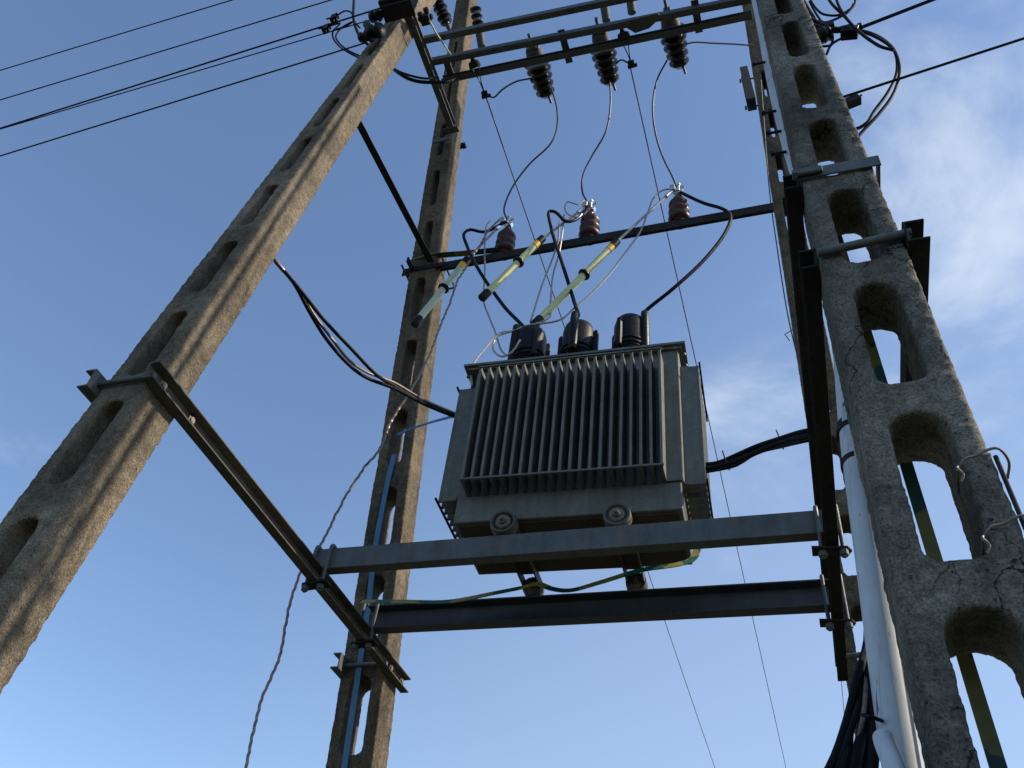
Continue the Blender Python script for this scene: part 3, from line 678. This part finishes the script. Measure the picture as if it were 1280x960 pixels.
# tension fittings hung from the frame
GT = 'small bell shaped suspension fittings with line clamps'
for (u, v, cu_, cv, lab) in ((590,78,606,118,'bell shaped line fitting beside the slim pole top'), (777,42,789,80,'bell shaped line fitting right of the middle top insulator')):
    a_ = at(u, v-6, z=ZF+.02); e_ = at(cu_, cv, z=7.8)
    t = thing('line_fitting', lab, 'line fitting', (e_.x, e_.y, e_.z), group=GT)
    d = (e_-a_).normalized()
    part('bell', MB().lathe(a_, d, [(0,.015),(.02,.018),(.03,.040),(.06,.046),(.075,.044),(.075,.02)], 20), M['steel_dark'], t, smooth=True)
    part('preformed_tie', MB().tube([a_+d*.07+V((-.03,0,0)), a_+d*.16+V((-.008,0,0)), e_], .004, n=6).tube([a_+d*.07+V((.03,0,0)), a_+d*.16+V((.008,0,0)), e_], .004, n=6), M['cond'], t)
    part('line_clamp', MB().box(e_+V((0,0,0)), (.045,.05,.03)).cyl(e_+V((-.03,.02,0)), e_+V((.04,.02,.01)), .014, n=10), M['steel_dark'], t, bevel=.003)
pa, pb, pc = at(775,38,z=ZF-.004), at(800,37,z=ZF-.004), at(852,25,z=ZF-.004)
b = MB().prism([(0,0),(.28,0),(.30,.03),(.20,.09),(.10,.10)], V((1,0,0)), V((0,1,0)), V((at(775,36,z=ZF).x, l0.y+.06, ZF-.012)), V((at(775,36,z=ZF).x, l0.y+.06, ZF-.004)))
part('gusset_plate', b, M['steel'], bpy.data.objects['top_frame'])
# tension insulator strings above the frame
GX = 'dark ribbed tension insulator strings at the top'
for (u0, v0, u1, v1, zz0, zz1, lab, spiky) in ((562,38,541,-12,8.6,8.9,'spiky dark insulator string between the tops of the two left poles',1), (602,58,594,8,8.25,8.55,'dark insulator string peeping out right of the slim pole top',0), (758,26,750,-30,8.15,8.5,'dark insulator string above the middle top insulator',0), (790,16,783,-40,8.15,8.5,'dark insulator string just right of the topmost middle one',0)):
    A_ = at(u0, v0, z=zz0); B_ = at(u1, v1, z=zz1); d = (B_-A_).normalized(); L = (B_-A_).length
    t = thing('insulator_string', lab, 'insulator', A_, group=GX)
    part('cap', MB().lathe(A_, d, [(0,.02),(0,.030),(.11,.032),(.12,.022)] if not spiky else [(0,.015),(.05,.02),(.06,.015)], 20), M['cap'], t, smooth=True)
    prof = [(0,.02)]; zz = 0; seg = .045 if spiky else .06
    n5 = int((L-.12)/seg)
    for j in range(n5):
        rr = (.060 if j % 2 else .050) if spiky else .046
        prof += [(zz+seg*.2, .022), (zz+seg*.42, rr), (zz+seg*.55, rr), (zz+seg*.75, .023)]; zz += seg
    part('sheds', MB().lathe(A_+d*(.06 if spiky else .12), d, prof, 24), M['porc_dark'], t, smooth=True)

# ------------------------------------------------------------------ left pole top: bracket, insulators, low voltage line
YA = -.97
t = thing('crossarm_bracket', 'dark box shaped steel bracket clamped to the top of the left pole', 'bracket', at(495, 20, y=YA))
c0 = at(479,16,y=YA); c1 = at(512,6,y=YA); 
b = MB().prism([(0,0),(.008,0),(.008,.10),(.075,.10),(.075,.108),(0,.108)], V((0,0,1)), V((0,-1,0)), V((c0.x-.0, YA+.06, c0.z-.03)), V((c1.x+.03, YA+.06, c0.z-.03))); part('angle_arm', b, M['steel_dark'], t)
b = MB().box(((c0.x+c1.x)/2, YA-.01, c0.z+.10), (abs(c1.x-c0.x)+.02, .13, .20)); part('housing', b, M['steel_dark'], t, bevel=.004)
GP = 'small black pin insulators beside the left pole top'
for (u, v, r, lab) in ((469,20,.045,'small black round insulator topmost beside the left pole bracket'), (468,40,.062,'larger black round insulator just left of the pole bracket'), (454,46,.036,'smallest black round insulator left of the pole bracket')):
    p = at(u, v, y=-.95)
    b = MB().lathe(p+V((r*1.0,0,0)), (-1,.1,.15), [(0,r*.55),(.01,r*.8),(r*.5,r*.95),(r*.8,r*.6),(r*1.1,r*.6),(r*1.3,r*.95),(r*1.8,r*.85),(r*2.0,r*.4)], 20)
    single('pin_insulator', b, M['rubber'], lab, 'insulator', GP)
p_ = at(461, 35, y=-.94)
b = MB().lathe(at(457,28,y=-.94), at(464,40,y=-.94)-at(457,28,y=-.94), [(0,.012),(.02,.022),(.05,.028),(.08,.022),(.10,.012)], 12)
single('wedge_clamp', b, M['cap'], 'pale worn wedge clamp hanging below the small black insulators', 'clamp')
ldir = V((-.99967, .02568, -.0022))
GW = 'low voltage overhead wires running out to the left'
for (u, v, y_, r, lab) in ((300,-3,-.9,.0050,'uppermost overhead wire in the top left corner'), (470,-17,-.9,.0050,'second overhead wire from the top at the left'), (476,10,-.9,.0062,'third overhead wire from the top at the left, ending at the round insulators'), (466,24,-.9,.0042,'fourth overhead wire from the top at the left, dotted and thin'), (436,60,-.9,.0053,'lowest overhead wire at the left, ending behind the pole')):
    a_ = at(u, v, y=y_)
    tgt = {300:(0,88), 470:(0,125), 476:(0,160.5), 466:(0,161.5), 436:(0,195)}[u]
    dp = at(*tgt, y=y_+.08)
    d = (dp-a_).normalized()
    pts = [a_ - d*(0.9 if u < 475 and u not in (466,) else .0) if u in (300,470) else a_, dp, a_+d*30]
    if u == 436: pts[0] = a_ - d*.12
    b = MB().tube(pts, r, n=6, smooth=False); single('low_voltage_wire', b, M['cable'], lab, 'wire', GW)
GCN = 'black piercing connectors on the left wires'
for (u, v, lab) in ((418,23,'black connector block on the third wire, nearer the pole'), (408,36,'black connector block on the fourth wire, lower of the pair')):
    p = at(u, v, y=-.88); rot = Matrix.Rotation(-.3, 3, 'Y')
    b = MB().box(p, (.042,.04,.05), rot).box(p+V((0,0,-.028)), (.05,.045,.012), rot).box(p+V((0,0,.028)), (.05,.045,.012), rot).cyl(p+V((-.0,0,-.045)), p+V((0,0,.045)), .012, n=8)
    single('wire_connector', b, M['rubber'], lab, 'connector', GCN, smooth=False, bevel=.004)
GD = 'black drop cables at the left pole top'
def cy(name, r, lst, y, lab, grp, mat='cable', cat='cable'): return cable(name, mat, r, [at(u, v, y=y+dy) for u, v, dy in lst], lab, cat, grp, step=.02)
cy('drop_cable', .0062, [(408,24,0),(420,20,0),(430,14,.0),(438,15,.0),(444,28,.01),(450,35,.02)], -.88, 'short black lead arching over from the upper connector', GD)
cy('drop_cable', .0062, [(398,36,0),(414,32,0),(425,29,0),(417,38,0),(416,46,0),(424,58,.02),(438,67,.04),(448,72,.06)], -.88, 'outer of two thin black loops hooking down behind the left pole', GD)
cy('drop_cable', .0062, [(416,38,0),(434,32,0),(441,27,0),(428,34,0),(420,44,.01),(424,54,.02),(437,64,.04),(450,70,.06)], -.87, 'inner of two thin black loops hooking down behind the left pole', GD)
cy('drop_cable', .0105, [(444,-20,0),(442,8,0),(442,24,0),(446,38,0),(450,45,0),(456,52,.03),(466,62,.08)], -.88, 'thick dark cable coming down from above and passing behind the left pole', GD)
cy('drop_cable', .0135, [(485,80,.2),(497,90,.22),(510,98,.26),(524,102,.30),(545,103,.36),(560,102,.40),(575,98,.46)], -.66, 'thick black cable pair sagging between the two left pole tops', GD)
cy('drop_cable', .0085, [(485,80,.2),(500,90,.2),(515,95,.24),(530,98,.28),(548,97,.34)], -.66, 'thinner black cable above the sagging pair between the left pole tops', GD)
# clamp and green wire right of the left pole top
p = at(532, 24, y=-.72)
b = MB().box(p, (.07,.07,.06)).cyl(p+V((-.06,0,.03)), p+V((.05,0,.02)), .02, n=10).hexnut(p+V((.02,-.04,.02)), (0,-1,0), .022, .03).hexnut(p+V((-.02,-.04,-.02)), (0,-1,0), .02, .025).box(p+V((-.03,.02,.07)), (.05,.03,.09))
single('earth_clamp', b, M['steel_dark'], 'dark bolted clamp on the right side of the left pole top', 'clamp', smooth=False, bevel=.004)
cable('earth_wire', 'tube_pale', .0065, [at(537,26,y=-.72), at(545,41,y=-.62), at(556,57,y=-.50), at(563,68,y=-.40)], 'short pale green earth wire down to the top frame', 'wire')

# ------------------------------------------------------------------ right side: pipe, straps, bundle, loops
def yb(z, off): return ynear(1, z)+.0875+off
P_ = []
for u, v in ((1125,990),(1120,900),(1104,800),(1095,735),(1076,640),(1058,540),(1044,450),(1036,400),(1010,290),(992,210),(978,150),(966,95),(955,40),(948,0),(938,-50)):
    z = 3.0
    for _ in range(14): z = at(u, v, y=yb(z, .055)).z
    P_.append(at(u, v, y=yb(z, .055)))
cable('riser_cable', 'cable', .017, [V((1.322, yb(z,.125), z)) for z in (4.35, 4.6, 5.0, 5.6, 6.6, 7.6, 8.6)], 'thick black riser cable strapped behind the outer side of the cracked pole')
# straight pipe through the measured ends
pa, pb = P_[0], P_[6]
t = thing('conduit_pipe', 'tall weathered white plastic pipe behind the left edge of the cracked pole', 'pipe', (1.09, yb(1.9,.05), 1.9))
PX0 = [(1.2,1.052),(2.25,1.088),(2.7,1.114),(3.1,1.138),(3.45,1.168),(3.75,1.176),(4.15,1.176),(4.6,1.160),(5.2,1.156),(6.2,1.170),(7.8,1.185)]
PX = [(z_, x_+.004) for z_, x_ in PX0]
def pipe_x(z):
    for (za, xa_), (zb_, xb_) in zip(PX, PX[1:]):
        if za <= z <= zb_: return xa_+(xb_-xa_)*(z-za)/(zb_-za)
part('pipe', MB().tube([V((x, yb(z,.039), z)) for z, x in PX], .037, n=24, step=.06), M['pvc'], t, smooth=True)
for (z, w) in ((3.12,.038),(3.10,.041),(2.99,.040)):
    x = pipe_x(z)
    part('band', MB().lathe((x, yb(z,.045), z), (.06,.105,1), [(0,.036),(0,w+.003),(.017,w+.003),(.017,.036)], 24), M['rubber'], t, smooth=True)
for z in (4.60, 4.78, 4.97, 5.5):
    x = pipe_x(z); y = yb(z,.045)
    part('pipe_clip', MB().lathe((x, y, z), (0,0,1), [(0,.034),(0,.038),(.012,.038),(.012,.034)], 20).cyl((x-.03, y-.03, z+.005), (x-.075, y-.03, z+.005), .006, n=8).hexnut((x-.075, y-.03, z+.005), (-1,0,0), .012, .012), M['rubber'], t)
b = MB().tube([at(1132,1010,y=-1.50), at(1124,980,y=-1.49), at(1113,948,y=-1.47), at(1106,930,y=-1.45), at(1104,922,y=-1.44)], .017, n=18, step=.01)
single('conduit_end', b, M['pvc'], 'short rounded white pipe end at the bottom beside the tall white pipe', 'pipe')
# black cables fanning out at the bottom
GF = 'dark blue black cables fanning out beside the white pipe at the bottom'
jr = random.Random(3)
for k, (u0, u1, u2, r, mt, lab) in enumerate(((1036,1058,1074,.0085,'cable','outermost left black cable curving out at the bottom'), (1044,1067,1080,.0065,'cable','thinner black cable just inside the outermost one of the bottom fan'), (1054,1066,1078,.0095,'cable','thick black cable third from the left in the bottom fan'), (1060,1076,1085,.0050,'rope','thin brown cable running through the middle of the bottom fan'), (1068,1079,1084,.0100,'cable','thick black cable right of the thin brown one in the bottom fan'), (1080,1083,1089,.0075,'cable','black cable hanging almost straight in the bottom fan'), (1089,1090,1087,.0095,'cable','innermost black cable touching the white pipe'))):
    j = lambda a_: jr.uniform(-a_, a_)
    P2 = [at(u0-34+k*4.5, 1010, y=-1.36+j(.02)), at(u0+j(2), 962, y=-1.33+j(.02)), at(u1+j(3), 900, y=-1.29+j(.02)), at(u2+j(2), 845, y=-1.25+j(.02)), at(1083+k*1.2+j(2), 800, y=-1.22+j(.015)), at(1082+k*.8+j(1), 750, y=-1.19+j(.01)), at(1080+k*.5, 700, y=-1.15), at(1072, 640, y=-1.10)]
    cable('fan_cable', mt, r, P2, lab, 'cable', GF)
b = MB().tube([at(1076,893,y=-1.35), at(1088,896,y=-1.37), at(1100,900,y=-1.36), at(1103,903,y=-1.33), at(1101,917,y=-1.34)], .0035, n=6)
single('cable_tie', b, M['cable'], 'thin black tie wrapped round the fan of cables at the bottom', 'cable tie')
# thin steel rod with wire ties on the outer side of the cracked pole
xo = lambda z: 1.381-.00888*z
b = MB().cyl((xo(3.0)+.008, ynear(1,2.8)-.085, 2.80), (xo(1.6)+.008, ynear(1,1.6)-.085, 1.6), .0048, n=10)
single('lead_rod', b, M['steel_dark'], 'thin dark rod tied along the outer edge of the cracked pole', 'rod')
GY = 'twisted wire ties on the cracked pole'
for z, lab in ((2.775, 'upper wire tie wrapping the outer boom of the cracked pole'), (2.60, 'lower wire tie wrapping the outer boom of the cracked pole')):
    y = ynear(1, z)-.0875; x0_, x1_ = xo(z)-.062, xo(z)
    b = MB().tube([(x0_-.008, y+.05, z-.02), (x0_-.006, y-.010, z-.005), (x0_+.008, y-.014, z+.012), (x0_+.03, y-.012, z+.018), (x1_-.008, y-.012, z+.03), (x1_+.012, y-.008, z+.034), (x1_+.03, y+.02, z+.022), (x1_+.028, y+.06, z+.01)], .0028, n=8, step=.006)
    b.tube([(x0_-.006, y-.013, z-.004), (x0_-.012, y-.022, z-.016), (x0_-.004, y-.020, z-.03), (x0_-.012, y-.018, z-.045)], .0028, n=8, step=.005)
    single('wire_tie', b, M['bolt'], lab, 'wire tie', GY)
# loops and wires right of the cracked pole
GR = 'black cable loops right of the cracked pole top'
for y, r, l, lab in (
    (-.95, .0070, [(1010,30),(1040,36),(1062,36),(1085,42),(1105,52),(1117,62),(1124,80),(1124,95),(1115,120),(1098,143),(1075,168),(1060,190)], 'outer black loop reaching furthest right of the cracked pole'),
    (-.92, .0070, [(1012,34),(1045,40),(1066,37),(1090,42),(1110,54),(1119,66),(1121,90),(1110,115),(1092,140),(1083,154),(1070,161),(1052,160)], 'inner black loop running just inside the outermost loop'),
    (-.98, .0070, [(1028,-14),(1040,5),(1055,20),(1070,36),(1085,48),(1100,58),(1118,63)], 'black cable slanting down from the top into the loop bend, left one'),
    (-.99, .0070, [(1042,-14),(1048,6),(1056,20),(1072,38),(1090,52),(1106,60),(1118,62)], 'black cable slanting down from the top into the loop bend, right one'),
    (-.90, .0060, [(1010,-8),(1018,8),(1030,18),(1048,19),(1062,12),(1069,4),(1066,-8)], 'thin black loop at the very top beside the cracked pole'),
    (-.88, .0060, [(1012,2),(1022,20),(1030,28),(1042,25),(1060,15),(1067,5)], 'second thin black loop crossing the topmost thin loop'),
    (-.93, .0060, [(1026,58),(1037,57),(1041,48),(1038,38)], 'small thin hook shaped lead below the cable knot'),
    (-.93, .0062, [(1033,68),(1040,55),(1052,48),(1068,42),(1078,38)], 'thin lead bending up from the pole edge to the clamp'),
    (-.93, .0110, [(1005,18),(1018,26),(1035,34),(1052,37),(1072,38)], 'thick black cable stub leading into the cable knot'),
    (-.92, .0085, [(1005,2),(1016,20),(1026,34),(1044,36),(1062,32)], 'black cable dropping along the pole edge into the knot')):
    cable('loop_cable', 'cable', r, [at(u, v, y=y+.001*i) for i, (u, v) in enumerate(l)], lab, 'cable', GR, step=.015)
p = at(1031, 43, y=-.93)
b = MB().lathe(p+V((-.035,0,-.01)), (1,0,.2), [(0,.02),(.005,.036),(.03,.04),(.05,.03),(.055,.036),(.07,.02)], 14).box(p+V((.03,0,.07)), (.04,.035,.045))
single('knot_connector', b, M['rubber'], 'black round connector hanging in the cable knot by the cracked pole', 'connector', smooth=False)
p = at(1062, 41, y=-.93)
b = MB().box(p, (.075,.05,.05), Matrix.Rotation(.3,3,'Y')).box(p+V((.05,0,.035)), (.02,.03,.03))
single('anchor_clamp', b, M['rubber'], 'black anchor clamp gripping the upper right wire', 'clamp', smooth=False, bevel=.004)
b = MB().tube([at(1062,40,y=-.93), at(1165,0,y=-.92), at(1165,0,y=-.92)+(at(1165,0,y=-.92)-at(1062,40,y=-.93))*40], .0085, n=8, smooth=False)
single('service_wire', b, M['cable'], 'upper black wire leaving to the top right', 'wire', 'service wires leaving to the right')
b = MB().tube([at(1030,129,y=-.95), at(1280,48,y=-.94), at(1280,48,y=-.94)+(at(1280,48,y=-.94)-at(1030,129,y=-.95))*16], .0058, n=8, smooth=False)
single('service_wire', b, M['cable'], 'lower thin black wire leaving to the right', 'wire', 'service wires leaving to the right')
p = at(1066, 127, y=-1.05)
b = MB().box(p, (.055,.035,.035), Matrix.Rotation(-.35,3,'Y')).cyl(p+V((-.07,0,-.01)), p+V((0,0,-.01)), .005, n=8).cyl(p+V((-.07,0,.012)), p+V((0,0,.012)), .005, n=8).cyl(p+V((0,0,.018)), p+V((.04,0,.035)), .004, n=8)
single('small_box_clip', b, M['steel_dark'], 'small dark box clip projecting from the right edge of the cracked pole', 'clip', smooth=False, bevel=.003)
# small hook wire on the narrow pole and thin wire along it
b = MB().tube([at(993,410,y=1.05), at(986,415,y=1.04), at(981,418,y=1.03), at(987,426,y=1.03)], .003, n=6, smooth=False)
single('bent_wire', b, M['cond'], 'tiny bent wire sticking out left of the narrow pole', 'wire')
P3 = []
for u, v in ((951,100),(962,240),(970,300),(985,395),(999,455)):
    z = 7.0
    for _ in range(14): z = at(u, v, y=yfar(1, z)-.10).z
    P3.append(at(u, v, y=yfar(1, z)-.12))
cable('pole_wire', 'cond', .004, P3, 'thin wire running down the left edge of the narrow far right pole', 'wire', None)
b = MB().hexnut((1.185, yfar(-1, 7.0)-.1, 7.0), (1,0,0), .02, .03)
b.b.free()
b = MB(); p = at(578, 182, y=yfar(-1, 7.3)+.03)
b.box(p, (.05,.03,.045)).box(p+V((.02,0,-.02)), (.03,.03,.02)); single('pole_bolt', b, M['steel_dark'], 'small dark bolt end projecting right of the slim pole', 'bolt', smooth=False)
